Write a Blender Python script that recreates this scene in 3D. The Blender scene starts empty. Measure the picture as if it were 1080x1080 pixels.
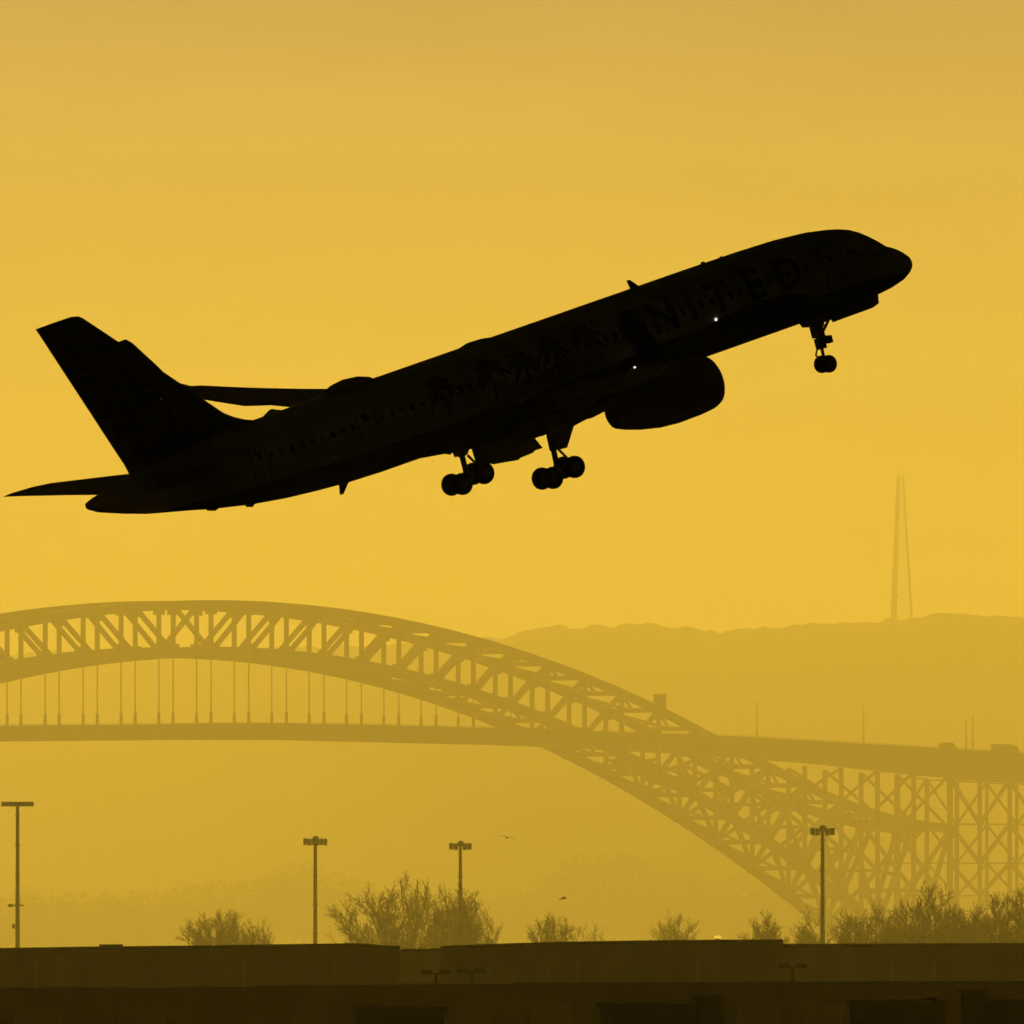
import bpy, bmesh, math, random
from mathutils import Vector, Matrix, Euler

random.seed(7)
rad = math.radians
scene = bpy.context.scene
COL = scene.collection

# ------------------------------------------------------------------ camera, world, sun, exposure
F = 28400.0            # focal length in pixels of a 1080 px wide photograph
HORIZON = 985.0        # pixel row of the horizon
EYE = 12.0             # camera height above the airfield
cam_data = bpy.data.cameras.new('camera')
cam_data.sensor_width = 36.0
cam_data.lens = 36.0 * F / 1080.0
cam_data.shift_y = (HORIZON - 540.0) / 1080.0
cam_data.clip_start = 1.0
cam_data.clip_end = 120000.0
cam = bpy.data.objects.new('camera', cam_data)
COL.objects.link(cam)
cam.location = (0, 0, EYE)
cam.rotation_euler = (rad(90), 0, 0)
scene.camera = cam

SUN_ELEV, SUN_AZ = rad(5.0), rad(-4.0)      # low sun ahead, a little to the left and above the frame
sun_dir = Vector((math.sin(SUN_AZ) * math.cos(SUN_ELEV), math.cos(SUN_AZ) * math.cos(SUN_ELEV), math.sin(SUN_ELEV)))

world = bpy.data.worlds.new("World")
scene.world = world
world.use_nodes = True
wn, wl = world.node_tree.nodes, world.node_tree.links
wn.clear()
w_out = wn.new('ShaderNodeOutputWorld')
w_bg = wn.new('ShaderNodeBackground')
sky = wn.new('ShaderNodeTexSky')
sky.sky_type = 'NISHITA'
sky.sun_disc = False
sky.sun_elevation = SUN_ELEV
sky.sun_rotation = SUN_AZ
sky.dust_density = 1.0
sky.air_density = 0.5
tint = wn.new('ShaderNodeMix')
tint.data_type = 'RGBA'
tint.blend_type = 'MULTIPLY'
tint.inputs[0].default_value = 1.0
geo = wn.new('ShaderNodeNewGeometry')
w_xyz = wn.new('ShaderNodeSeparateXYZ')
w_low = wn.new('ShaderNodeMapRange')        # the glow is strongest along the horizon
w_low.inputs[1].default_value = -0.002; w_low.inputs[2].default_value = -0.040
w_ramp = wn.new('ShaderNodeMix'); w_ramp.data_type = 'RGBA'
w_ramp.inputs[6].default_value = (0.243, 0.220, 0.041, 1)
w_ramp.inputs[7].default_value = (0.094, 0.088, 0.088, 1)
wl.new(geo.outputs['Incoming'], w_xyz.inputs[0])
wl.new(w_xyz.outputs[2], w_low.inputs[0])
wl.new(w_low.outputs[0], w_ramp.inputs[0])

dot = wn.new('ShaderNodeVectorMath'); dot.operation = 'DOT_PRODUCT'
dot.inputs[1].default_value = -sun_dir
glow = wn.new('ShaderNodeMapRange')         # sky dimmed away from the sunset to leave near things in silhouette
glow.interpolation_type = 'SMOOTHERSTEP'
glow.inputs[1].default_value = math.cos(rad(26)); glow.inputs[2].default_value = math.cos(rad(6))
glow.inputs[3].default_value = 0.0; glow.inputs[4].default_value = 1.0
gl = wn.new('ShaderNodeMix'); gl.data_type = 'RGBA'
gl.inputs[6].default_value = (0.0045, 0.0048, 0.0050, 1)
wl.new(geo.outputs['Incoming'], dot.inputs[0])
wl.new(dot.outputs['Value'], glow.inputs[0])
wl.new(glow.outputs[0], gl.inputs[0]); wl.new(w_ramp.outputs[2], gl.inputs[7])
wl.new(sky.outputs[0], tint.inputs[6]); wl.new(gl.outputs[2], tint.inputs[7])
w_map = wn.new('ShaderNodeMapping')          # thin uneven streaks of high cloud
w_map.inputs['Scale'].default_value = (28.0, 28.0, 150.0)
w_nz = wn.new('ShaderNodeTexNoise'); w_nz.inputs['Scale'].default_value = 1.0; w_nz.inputs['Detail'].default_value = 5.0; w_nz.inputs['Roughness'].default_value = 0.6
w_rng = wn.new('ShaderNodeMapRange')
w_rng.inputs[1].default_value = 0.25; w_rng.inputs[2].default_value = 0.75
w_rng.inputs[3].default_value = 0.80; w_rng.inputs[4].default_value = 1.18
st_ = wn.new('ShaderNodeMix'); st_.data_type = 'RGBA'; st_.blend_type = 'MULTIPLY'; st_.inputs[0].default_value = 1.0
wl.new(geo.outputs['Incoming'], w_map.inputs['Vector']); wl.new(w_map.outputs[0], w_nz.inputs['Vector'])
wl.new(w_nz.outputs['Fac'], w_rng.inputs[0])
wl.new(tint.outputs[2], st_.inputs[6]); wl.new(w_rng.outputs[0], st_.inputs[7])
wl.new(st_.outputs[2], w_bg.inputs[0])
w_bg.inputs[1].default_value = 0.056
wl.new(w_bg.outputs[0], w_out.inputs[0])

sun_data = bpy.data.lights.new('sun', 'SUN')
sun_data.energy = 4.88
sun_data.angle = rad(0.5)
sun_data.color = (1.0, 0.605, 0.053)
sun = bpy.data.objects.new('sun', sun_data)
COL.objects.link(sun)
sun.rotation_euler = (sun_dir).to_track_quat('Z', 'Y').to_euler()
sun.location = sun_dir * 9000

vs = scene.view_settings
vs.view_transform = 'Standard'
vs.look = 'None'
vs.exposure = 0.0
vs.gamma = 1.0
vs.use_curve_mapping = False
scene.cycles.use_denoising = True
scene.cycles.volume_bounces = 0
scene.cycles.max_bounces = 4

# ------------------------------------------------------------------ helpers
def at(px, py, Y):
    """the point at depth Y that the photograph shows at pixel px, py"""
    return Vector(((px - 540.0) * Y / F, Y, EYE + (HORIZON - py) * Y / F))

_mats = {}
def mat(name, col, rough=0.6, metal=0.0, var=0.0, scale=1.0, emit=None, strength=0.0, spec=0.3):
    if name in _mats:
        return _mats[name]
    m = bpy.data.materials.new(name)
    m.use_nodes = True
    nt = m.node_tree
    b = nt.nodes['Principled BSDF']
    b.inputs['Base Color'].default_value = (*col, 1)
    b.inputs['Roughness'].default_value = rough
    b.inputs['Metallic'].default_value = metal
    b.inputs['Specular IOR Level'].default_value = spec
    if var:
        tc = nt.nodes.new('ShaderNodeTexCoord')
        nz = nt.nodes.new('ShaderNodeTexNoise')
        nz.inputs['Scale'].default_value = scale
        nz.inputs['Detail'].default_value = 6
        rp = nt.nodes.new('ShaderNodeValToRGB')
        rp.color_ramp.elements[0].position = 0.3
        rp.color_ramp.elements[1].position = 0.7
        rp.color_ramp.elements[0].color = (*[c * (1 - var) for c in col], 1)
        rp.color_ramp.elements[1].color = (*[min(1, c * (1 + var)) for c in col], 1)
        nt.links.new(tc.outputs['Object'], nz.inputs['Vector'])
        nt.links.new(nz.outputs['Fac'], rp.inputs['Fac'])
        nt.links.new(rp.outputs['Color'], b.inputs['Base Color'])
    if emit:
        b.inputs['Emission Color'].default_value = (*emit, 1)
        b.inputs['Emission Strength'].default_value = strength
    _mats[name] = m
    return m

def frame_of(d):
    d = d.normalized()
    up = Vector((0, 0, 1)) if abs(d.z) < 0.95 else Vector((0, 1, 0))
    a = d.cross(up).normalized()
    return a, a.cross(d).normalized()

class MB:
    """collects simple solids and links them as ONE mesh object"""
    def __init__(self):
        self.v, self.f = [], []
    def box(self, c, s, rot=None):
        c = Vector(c)
        n = len(self.v)
        for dz in (-1, 1):
            for dx, dy in ((-1, -1), (1, -1), (1, 1), (-1, 1)):
                p = Vector((dx * s[0] / 2, dy * s[1] / 2, dz * s[2] / 2))
                if rot:
                    p = rot @ p
                self.v.append(c + p)
        for q in ((3, 2, 1, 0), (4, 5, 6, 7), (0, 1, 5, 4), (1, 2, 6, 5), (2, 3, 7, 6), (3, 0, 4, 7)):
            self.f.append([n + i for i in q])
        return self
    def loft(self, rings, cap=True, closed=True):
        n = len(self.v)
        k = len(rings[0])
        for r in rings:
            self.v += [Vector(p) for p in r]
        for i in range(len(rings) - 1):
            for j in range(k if closed else k - 1):
                a, b = n + i * k + j, n + i * k + (j + 1) % k
                self.f.append([a, b, b + k, a + k])
        if cap:
            self.f.append([n + j for j in range(k)][::-1])
            self.f.append([n + (len(rings) - 1) * k + j for j in range(k)])
        return self
    def bar(self, p, q, w, h=None):
        """square section bar from p to q"""
        p, q = Vector(p), Vector(q)
        h = h or w
        a, b = frame_of(q - p)
        rs = []
        for c in (p, q):
            rs.append([c + a * (sx * w / 2) + b * (sy * h / 2) for sx, sy in ((-1, -1), (1, -1), (1, 1), (-1, 1))])
        return self.loft(rs)
    def tube(self, p, q, r0, r1=None, n=8):
        p, q = Vector(p), Vector(q)
        r1 = r0 if r1 is None else r1
        a, b = frame_of(q - p)
        rs = [[c + a * (r * math.cos(t)) + b * (r * math.sin(t)) for t in [2 * math.pi * i / n for i in range(n)]]
              for c, r in ((p, r0), (q, r1))]
        return self.loft(rs)
    def lathe(self, o, axis, prof, n=24):
        """prof: (distance along axis, radius)"""
        o, axis = Vector(o), Vector(axis).normalized()
        a, b = frame_of(axis)
        rs = [[o + axis * d + a * (r * math.cos(t)) + b * (r * math.sin(t)) for t in [2 * math.pi * i / n for i in range(n)]]
              for d, r in prof]
        return self.loft(rs)
    def prism(self, poly, off):
        off = Vector(off)
        return self.loft([[Vector(p) for p in poly], [Vector(p) + off for p in poly]])
    def build(self, name, material, parent=None, smooth=False):
        me = bpy.data.meshes.new(name)
        me.from_pydata([tuple(p) for p in self.v], [], self.f)
        me.validate()
        bm = bmesh.new(); bm.from_mesh(me)
        bmesh.ops.recalc_face_normals(bm, faces=bm.faces)
        bm.to_mesh(me); bm.free()
        me.materials.append(material)
        if smooth:
            me.shade_smooth()
            try:
                me.set_sharp_from_angle(angle=rad(38))
            except Exception:
                pass
        o = bpy.data.objects.new(name, me)
        COL.objects.link(o)
        o.parent = parent
        return o

def tag(o, label=None, cat=None, group=None, kind=None):
    for k, val in (('label', label), ('category', cat), ('group', group), ('kind', kind)):
        if val:
            o[k] = val
    return o

def thing(name, label, cat, loc=(0, 0, 0), group=None):
    o = bpy.data.objects.new(name, None)
    o.empty_display_size = 1
    COL.objects.link(o)
    o.location = loc
    return tag(o, label, cat, group)

def copy_tree(o, parent=None):
    c = o.copy()
    COL.objects.link(c)
    c.parent = parent
    for ch in list(o.children):
        copy_tree(ch, c)
    return c

# ------------------------------------------------------------------ materials
STEEL = mat('bridge_steel', (0.10, 0.105, 0.10), 0.7, 0.0, 0.25, 0.15)
CONCRETE = mat('concrete', (0.30, 0.29, 0.27), 0.9, 0.0, 0.2, 0.2)
ASPHALT = mat('asphalt', (0.05, 0.05, 0.05), 0.9, 0.0, 0.3, 0.3)
GALV = mat('galvanised_steel', (0.22, 0.22, 0.21), 0.6, 0.3, 0.2, 3.0)
LAMP_CASE = mat('lamp_housing', (0.07, 0.07, 0.07), 0.6)
BARK = mat('bark', (0.07, 0.055, 0.045), 0.95, 0.0, 0.35, 2.0)
TWIG = mat('twigs', (0.075, 0.058, 0.045), 0.95)
GRASS = mat('airfield_grass', (0.07, 0.075, 0.03), 1.0, 0.0, 0.4, 0.02)
WOODLAND = mat('winter_woodland', (0.05, 0.05, 0.035), 1.0, 0.0, 0.5, 0.01, spec=0.0)
WATER = mat('bay_water', (0.03, 0.035, 0.04), 0.25, 0.0)
SHADE_SLAB = mat('shade_slab_grey', (0.25, 0.25, 0.26), 1.0, 0.0, 0.3, 0.0005)  # grey of the added slab that blocks the sun
RUBBER = mat('tyre_rubber', (0.02, 0.02, 0.02), 0.85)
ALU = mat('bare_metal', (0.25, 0.25, 0.25), 0.6, 0.6)

# ------------------------------------------------------------------ setting: ground, bay, hills, added shade slab, haze
def sheet(name, x0, x1, y0, y1, z, m, nx=1, ny=1):
    b = MB()
    for j in range(ny + 1):
        for i in range(nx + 1):
            b.v.append(Vector((x0 + (x1 - x0) * i / nx, y0 + (y1 - y0) * j / ny, z)))
    for j in range(ny):
        for i in range(nx):
            a = j * (nx + 1) + i
            b.f.append([a, a + 1, a + nx + 2, a + nx + 1])
    return tag(b.build(name, m), kind='structure')

HILL_Y = 13300.0
sheet('ground', -2900, 2900, -500, 18300, 0.0, GRASS)
sheet('water', -2850, 2850, 4600, 8600, 0.15, WATER)

# the ridge: its skyline as photo columns and rows
SKY = [(-1200, 770), (-600, 720), (-100, 698), (60, 690), (220, 686), (330, 685), (420, 683), (480, 680), (530, 674), (560, 667), (585, 663),
       (610, 665), (640, 662), (670, 660.5), (700, 663), (725, 665), (745, 668.5), (760, 671), (775, 668), (800, 665), (850, 662),
       (900, 660), (930, 658), (960, 655), (976, 655), (984, 651.5), (998, 649.5), (1008, 648.5), (1018, 650), (1026, 653), (1040, 653.5), (1080, 655), (1200, 650), (1500, 668), (1900, 700), (2400, 760)]
def skyline(px):
    for (a, ya), (b, yb) in zip(SKY, SKY[1:]):
        if a <= px <= b:
            t = (px - a) / (b - a)
            return ya + (yb - ya) * t
    return SKY[0][1] if px < SKY[0][0] else SKY[-1][1]
def build_hills():
    b = MB()
    xs = []
    x = -2700.0
    while x <= 2700:
        xs.append(x)
        x += 1.6 if abs(x) < 330 else 25.0
    rng = random.Random(3)
    # woodland tops: many small crowns along the skyline
    crowns = [(rng.uniform(-340, 340), rng.uniform(1.8, 7.0), rng.uniform(0.4, 3.3)) for _ in range(380)]
    rows = [(10400, 0.0, 0), (11200, 0.22, 0), (12000, 0.5, 0), (12700, 0.80, 0.3), (13100, 0.95, 0.7), (HILL_Y, 1.0, 1.0), (13500, 0.97, 0.6), (14200, 0.6, 0), (15250, 0.0, 0)]
    bump = {}
    for x in xs:
        h = 0.0
        for cx, cw, ch in crowns:
            d = abs(x - cx) / cw
            if d < 1:
                h = max(h, ch * math.sqrt(1 - d * d))
        bump[x] = h
    for (yy, k, kb) in rows:
        for x in xs:
            px = 540 + x * F / HILL_Y
            u = max(0.0, min(1.0, (620 - px) / 560))
            off = 2600.0 * u * u * (3 - 2 * u)                # the ridge swings away to the left
            top = EYE + (HORIZON - skyline(px)) * (HILL_Y + off) / F
            z = top * k + kb * (bump[x] - 0.8) + (0 if kb else k * 6 * math.sin(x * 0.021 + yy * 0.01))
            b.v.append(Vector((x * (1 + off / HILL_Y), yy + off, max(z, -0.5 if k == 0 else 0.0))))
    n = len(xs)
    for j in range(len(rows) - 1):
        for i in range(n - 1):
            a = j * n + i
            b.f.append([a, a + 1, a + n + 1, a + n])
    return tag(b.build('hills', WOODLAND, smooth=True), kind='structure')
build_hills()

# unseen slab added overhead to keep the sun off the near air and airliner
LIT_FROM, SHADE_Z = 1095.0, 1000.0
def build_shade_slab():
    far = LIT_FROM + SHADE_Z / math.tan(SUN_ELEV)
    b = MB()
    nx, ny = 60, 60
    x0, x1, y0, y1 = -45000.0, 45000.0, -45000.0, far
    rng = random.Random(11)
    for layer in (0, 1):
        for j in range(ny + 1):
            for i in range(nx + 1):
                edge = i in (0, nx) or j in (0, ny)
                u = (i / nx) * 2 - 1
                xx = (u ** 3) * 45000.0
                v = 1 - (1 - j / ny) ** 3
                yy = y0 + (y1 - y0) * v
                if layer == 0:
                    z = SHADE_Z + (0 if j == ny else rng.uniform(0, 60))
                else:
                    z = SHADE_Z + (60 if edge else 420 + rng.uniform(0, 250))
                b.v.append(Vector((xx, yy, z)))
    n1 = (nx + 1) * (ny + 1)
    for j in range(ny):
        for i in range(nx):
            a = j * (nx + 1) + i
            q = [a, a + 1, a + nx + 2, a + nx + 1]
            b.f.append(q[::-1])
            b.f.append([k + n1 for k in q])
    ring = [i for i in range(nx + 1)] + [j * (nx + 1) + nx for j in range(1, ny + 1)] + [ny * (nx + 1) + i for i in range(nx - 1, -1, -1)] + [j * (nx + 1) for j in range(ny - 1, 0, -1)]
    for k in range(len(ring)):
        p, q = ring[k], ring[(k + 1) % len(ring)]
        b.f.append([p, q, q + n1, p + n1])
    return tag(b.build('shade_slab', SHADE_SLAB, smooth=True), kind='structure')
build_shade_slab()

def build_haze():
    m = bpy.data.materials.new('haze_air')
    m.use_nodes = True
    nt = m.node_tree
    nt.nodes.clear()
    out = nt.nodes.new('ShaderNodeOutputMaterial')
    pv = nt.nodes.new('ShaderNodeVolumePrincipled')
    pv.inputs['Color'].default_value = (0.93, 0.93, 0.93, 1)
    pv.inputs['Density'].default_value = 1.55e-4
    pv.inputs['Anisotropy'].default_value = 0.4
    nt.links.new(pv.outputs[0], out.inputs['Volume'])
    b = MB().box((0, 8950, 131), (6000, 19100, 264))
    return tag(b.build('haze', m), kind='stuff')
build_haze()

# ------------------------------------------------------------------ the steel arch bridge
ARCH_PX = 39.45                     # one panel in the photograph
YAW = rad(39.5)
PANEL = 12.6
HALF_W = 27.9 / (F / 7000.0) / math.sin(YAW)
BX, BY = at(195, 0, 7000).x, 7000.0
u_s = Vector((math.cos(YAW), math.sin(YAW), 0))
u_w = Vector((math.sin(YAW), -math.cos(YAW), 0))          # towards the viewer
def depth_at(s):
    return BY + s * math.sin(YAW)
def row_to_z(y, s):
    return EYE + (HORIZON - y) * depth_at(s) / F
def lerp_tab(tab, x):
    for (a, ya), (b, yb) in zip(tab, tab[1:]):
        if a <= x <= b:
            t = (x - a) / (b - a)
            return ya + (yb - ya) * t
    return tab[0][1] if x < tab[0][0] else tab[-1][1]
TOP_END = [(525, 776), (560, 792), (600, 813), (640, 833), (680, 850), (720, 863), (760, 871), (800, 876), (1200, 876)]
def top_row(s):
    d = abs(s) / PANEL * ARCH_PX
    return 638 + 4.97e-4 * d * d if d < 525 else lerp_tab(TOP_END, d)
def low_row(s):
    d = abs(s) / PANEL * ARCH_PX
    return 688 + 5.72e-4 * d * d
DECK_ROW = [(-800, 774), (-200, 769), (0, 767), (130, 767), (360, 773), (560, 780), (700, 788), (880, 798), (1400, 823)]
def deck_row(s):
    return lerp_tab(DECK_ROW, s / PANEL * ARCH_PX)
bridge = thing('arch_bridge', 'steel arch bridge with hanging road deck fading into the haze', 'bridge', (BX, BY, 0))
def bp(s, w, z):
    return u_s * s + u_w * w + Vector((0, 0, z))
def z_top(s): return row_to_z(top_row(s), s)
def z_low(s): return row_to_z(low_row(s), s)
def z_deck(s): return row_to_z(deck_row(s), s)

I0, I1 = -12, 20
def ring_at(s, w, z, a, h):
    return [bp(s, w + sx * a / 2, z + sz * h / 2) for sx, sz in ((-1, -1), (1, -1), (1, 1), (-1, 1))]
for w in (-HALF_W, HALF_W):
    up, lo = MB(), MB()
    fine = [I0 * PANEL + k * PANEL / 2 for k in range((I1 - I0) * 2 + 1)]
    up.loft([ring_at(s, w, z_top(s), 1.4, 2.3) for s in fine])
    lo.loft([ring_at(s, w, z_low(s), 1.6, 2.8) for s in fine])
    for i in range(I0, I1 + 1):                          # gusset plates at the nodes
        s = i * PANEL
        up.box(bp(s, w, z_top(s) - 1.0), (3.6, 0.5, 3.0), Matrix.Rotation(YAW, 3, 'Z'))
        lo.box(bp(s, w, z_low(s) + 0.6), (3.8, 0.5, 3.6), Matrix.Rotation(YAW, 3, 'Z'))
    up.build('upper_chord', STEEL, bridge)
    lo.build('lower_chord', STEEL, bridge)
    for i in range(I0, I1 + 1):
        s = i * PANEL
        MB().bar(bp(s, w, z_low(s)), bp(s, w, z_top(s)), 1.3, 1.5).build('vertical_post', STEEL, bridge)
    for i in range(I0, I1):
        sa, sb = i * PANEL, (i + 1) * PANEL
        if i >= 0:
            p, q = bp(sa, w, z_low(sa)), bp(sb, w, z_top(sb))
        else:
            p, q = bp(sa, w, z_top(sa)), bp(sb, w, z_low(sb))
        MB().bar(p, q, 1.0, 1.1).build('diagonal', STEEL, bridge)
        if i >= 12:                                       # sub-struts of the deep end panels
            m_ = (p + q) / 2
            MB().bar(bp(sa, w, (z_low(sa) + z_top(sa)) / 2), m_, 0.8).build('sub_strut', STEEL, bridge)
            MB().bar(m_, bp(sb, w, z_low(sb)), 0.9).build('sub_strut', STEEL, bridge)
    # hangers down to the deck, with a stout socket at the foot
    for i in range(I0, I1):
        s = i * PANEL
        zd = z_deck(s)
        if z_low(s) - 2 > zd:
            h = MB()
            h.bar(bp(s, w, zd), bp(s, w, z_low(s)), 0.32, 0.40)
            h.bar(bp(s, w, zd - 1), bp(s, w, min(zd + 3.8, z_low(s))), 0.8, 0.9)
            h.build('hanger', STEEL, bridge)
    # spandrel columns from the upper chord up to the deck at the ends
    for i in range(14, I1 + 1):
        s = i * PANEL
        if z_deck(s) - 7 > z_top(s):
            MB().bar(bp(s, w, z_top(s)), bp(s, w, z_deck(s) - 6), 1.3, 1.5).build('spandrel_column', STEEL, bridge)
# bracing between the two trusses
for zf, nm in ((z_top, 'top_lateral_brace'), (z_low, 'bottom_lateral_brace')):
    for i in range(I0, I1 + 1):
        s = i * PANEL
        b = MB().bar(bp(s, -HALF_W, zf(s)), bp(s, HALF_W, zf(s)), 0.9, 1.2)
        if i < I1:
            t = s + PANEL
            for d in (-1, 1):
                b.bar(bp(s, d * HALF_W, zf(s)), bp(t, 0, zf(t)), 0.6, 0.7)
        b.build(nm, STEEL, bridge)
for i in range(12, I1 + 1):
    s = i * PANEL
    b = MB()
    zt_, zb_ = min(z_top(s), z_deck(s) - 6), z_low(s)
    zm = (zt_ + zb_) / 2
    for a_, c_ in ((zt_, zm), (zm, zb_)):
        b.bar(bp(s, -HALF_W, a_), bp(s, HALF_W, c_), 0.85)
        b.bar(bp(s, HALF_W, a_), bp(s, -HALF_W, c_), 0.85)
    b.bar(bp(s, -HALF_W, zm), bp(s, HALF_W, zm), 1.0)
    b.build('sway_frame', STEEL, bridge)
    if z_deck(s) - 12 > z_top(s):
        b = MB()
        za, zc = z_deck(s) - 6, z_top(s)
        b.bar(bp(s, -HALF_W, za), bp(s, HALF_W, zc), 0.6)
        b.bar(bp(s, HALF_W, za), bp(s, -HALF_W, zc), 0.6)
        b.build('spandrel_brace', STEEL, bridge)
# road deck
S_END = 33 * PANEL
def deck_rings(w0, w1, top_off, thick, s0, s1, n):
    rs = []
    for k in range(n + 1):
        s = s0 + (s1 - s0) * k / n
        z = z_deck(s) + top_off
        th = thick(s) if callable(thick) else thick
        rs.append([bp(s, w0, z), bp(s, w1, z), bp(s, w1, z - th), bp(s, w0, z - th)])
    return rs
def deck_depth(s):
    d = s / PANEL * ARCH_PX
    px = lerp_tab([(-600, 13), (200, 13.5), (380, 13), (520, 15), (700, 18), (780, 23), (850, 25), (1400, 25)], d)
    return px * depth_at(s) / F
MB().loft(deck_rings(-HALF_W + 0.9, HALF_W - 0.9, 0, deck_depth, I0 * PANEL, S_END, 60)).build('road_deck', STEEL, bridge)
for w in (-HALF_W + 1.2, HALF_W - 1.2):
    b = MB()
    b.loft(deck_rings(w - 0.06, w + 0.06, 1.15, 0.12, I0 * PANEL, S_END, 60))
    b.loft(deck_rings(w - 0.05, w + 0.05, 0.85, 0.84, I0 * PANEL, S_END, 60))
    s = I0 * PANEL
    while s < S_END:
        b.box(bp(s, w, z_deck(s) + 0.5), (0.1, 0.1, 1.3))
        s += 2.1
    b.build('railing', STEEL, bridge)
# end pier of the arch and the braced steel tower that carries the approach
s_pier = I1 * PANEL
for w in (-HALF_W, HALF_W):
    MB().bar(bp(s_pier, w, 2), bp(s_pier, w, z_deck(s_pier) - 6), 1.6, 1.9).build('end_column', STEEL, bridge)
    zb = z_low(s_pier)
    MB().box(bp(s_pier, w, 0.5), (16, 9, 9), Matrix.Rotation(YAW, 3, 'Z')).build('pier_base', CONCRETE, bridge)
tower_s = [PANEL * 20.0 + k for k in (10.4, 20.9, 31.4, 41.9, 52.4)]
levels = [8, 22.2, 30.8, 41.2]
for k, s in enumerate(tower_s):
    ztop = z_deck(s) - 7
    for w in (-HALF_W, HALF_W):
        MB().bar(bp(s, w, 0), bp(s, w, ztop), 1.2 if k < 2 else 0.9, 1.3 if k < 2 else 1.0).build('tower_leg', STEEL, bridge)
    for za in levels + [ztop]:
        MB().bar(bp(s, -HALF_W, za), bp(s, HALF_W, za), 0.35).build('tower_strut', STEEL, bridge)
allb = [s_pier] + tower_s
for w in (-HALF_W, HALF_W):
    for k, (s, t) in enumerate(zip(allb, allb[1:])):
        b = MB()
        zs = levels + [z_deck(s) - 7]
        for za, zb in zip(zs, zs[1:]):
            if w > 0:
                p, q = ((za, zb) if k % 2 else (zb, za))
                b.bar(bp(s, w, p), bp(t, w, q), 0.85)
            else:
                p, q = ((za, zb) if (k + 1) % 2 else (zb, za))
                b.bar(bp(s, w, p), bp(t, w, q), 0.5)
            b.bar(bp(s, w, zb), bp(t, w, zb), 0.35)
        b.build('tower_side_brace', STEEL, bridge)
# small maintenance cabin on the upper chord
sc_ = (698 - 195 - 27.9) / ARCH_PX * PANEL
cb = MB().box(bp(sc_, HALF_W, z_top(sc_) + 2.2), (2.6, 2.2, 4.0), Matrix.Rotation(YAW, 3, 'Z'))
cb.box(bp(sc_, HALF_W, z_top(sc_) + 4.3), (3.0, 2.6, 0.3), Matrix.Rotation(YAW, 3, 'Z'))
cb.build('maintenance_cabin', STEEL, bridge)

# lamp posts and vehicles on the bridge road
def s_of(px, w):
    """arch coordinate whose point at offset w falls in photo column px"""
    s = 0.0
    for _ in range(30):
        P = Vector((BX, BY, 0)) + u_s * s + u_w * w
        x = 540 + F * P.x / P.y
        s += (px - x) / ARCH_PX * PANEL
    return s
def road_lamp(px, top, w, label):
    s = s_of(px, w)
    base = Vector((BX, BY, 0)) + bp(s, w, z_deck(s))
    h = at(px, top, base.y).z - base.z
    t = thing('road_lamp', label, 'street lamp', base, 'lamp posts along the bridge road')
    p = MB().tube((0, 0, 0), (0, 0, h), 0.20, 0.11, 8)
    p.box((0, 0, h * 0.24), (0.5, 0.4, 1.2))
    p.build('pole', GALV, t)
    a = MB().tube((0, 0, h - 0.1), (0, 1.5, h + 0.15), 0.06)
    a.box((0, 1.8, h + 0.12), (0.3, 0.7, 0.14))
    a.build('lamp_head', LAMP_CASE, t)
road_lamp(798.5, 741, -8, 'slim lamp post on the bridge just right of where the arch meets the road')
road_lamp(911, 749, 8, 'lone lamp post on the bridge road above the spandrel columns')
road_lamp(1019, 759, -8, 'shorter of two close lamp posts right of the van on the bridge')
road_lamp(1026, 755, 8, 'taller of two close lamp posts right of the van on the bridge')

VEH = mat('vehicle_paint', (0.3, 0.3, 0.3), 0.4)
GLASS = mat('dark_glass', (0.01, 0.01, 0.012), 0.5, spec=0.02)
def place_on_road(t, s, w):
    t.location = Vector((BX, BY, 0)) + bp(s, w, z_deck(s) + 0.02)
    t.rotation_euler = (0, 0, YAW)
def wheels(t, xs, half, r):
    for x in xs:
        for y in (-half, half):
            w_ = MB().tube((x, y - 0.14, r), (x, y + 0.14, r), r, r, 16).build('wheel', RUBBER, t)
def side_profile(poly, half, inset=0.1):
    """a body whose side outline is poly, its edges drawn in a little"""
    cx = sum(p[0] for p in poly) / len(poly); cz = sum(p[1] for p in poly) / len(poly)
    rs = []
    for y, k in ((-half, 0.96), (-half + inset, 1.0), (half - inset, 1.0), (half, 0.96)):
        rs.append([Vector((cx + (x - cx) * k, y, cz + (z - cz) * k)) for x, z in poly])
    return MB().loft(rs)
van = thing('van', 'rounded van driving over the bridge between the lamp posts', 'van')
side_profile([(-2.6, 0.4), (2.6, 0.4), (2.6, 1.2), (1.9, 1.5), (1.2, 2.5), (0.6, 2.75), (-2.3, 2.75), (-2.6, 2.4)], 1.0).build('body', VEH, van)
MB().prism([(2.02, -0.85, 1.5), (2.02, 0.85, 1.5), (1.36, 0.8, 2.42), (1.36, -0.8, 2.42)], (0.05, 0, 0.03)).build('windscreen', GLASS, van)
wheels(van, (-1.6, 1.7), 0.9, 0.38)
place_on_road(van, s_of(1000, 3), 3)
truck = thing('box_truck', 'long box truck at the right edge of the bridge', 'truck')
side_profile([(-3.9, 0.8), (1.7, 0.8), (1.7, 3.15), (-3.9, 3.15)], 1.2, 0.05).build('cargo_box', VEH, truck)
side_profile([(1.8, 0.6), (4.0, 0.6), (4.0, 1.5), (3.5, 2.6), (1.8, 2.7)], 1.1).build('cab', VEH, truck)
MB().box((0, 0, 0.62), (7.2, 0.9, 0.25)).build('chassis', LAMP_CASE, truck)
wheels(truck, (-2.6, 3.0), 1.0, 0.48)
place_on_road(truck, s_of(1060, 3), 3)

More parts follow.
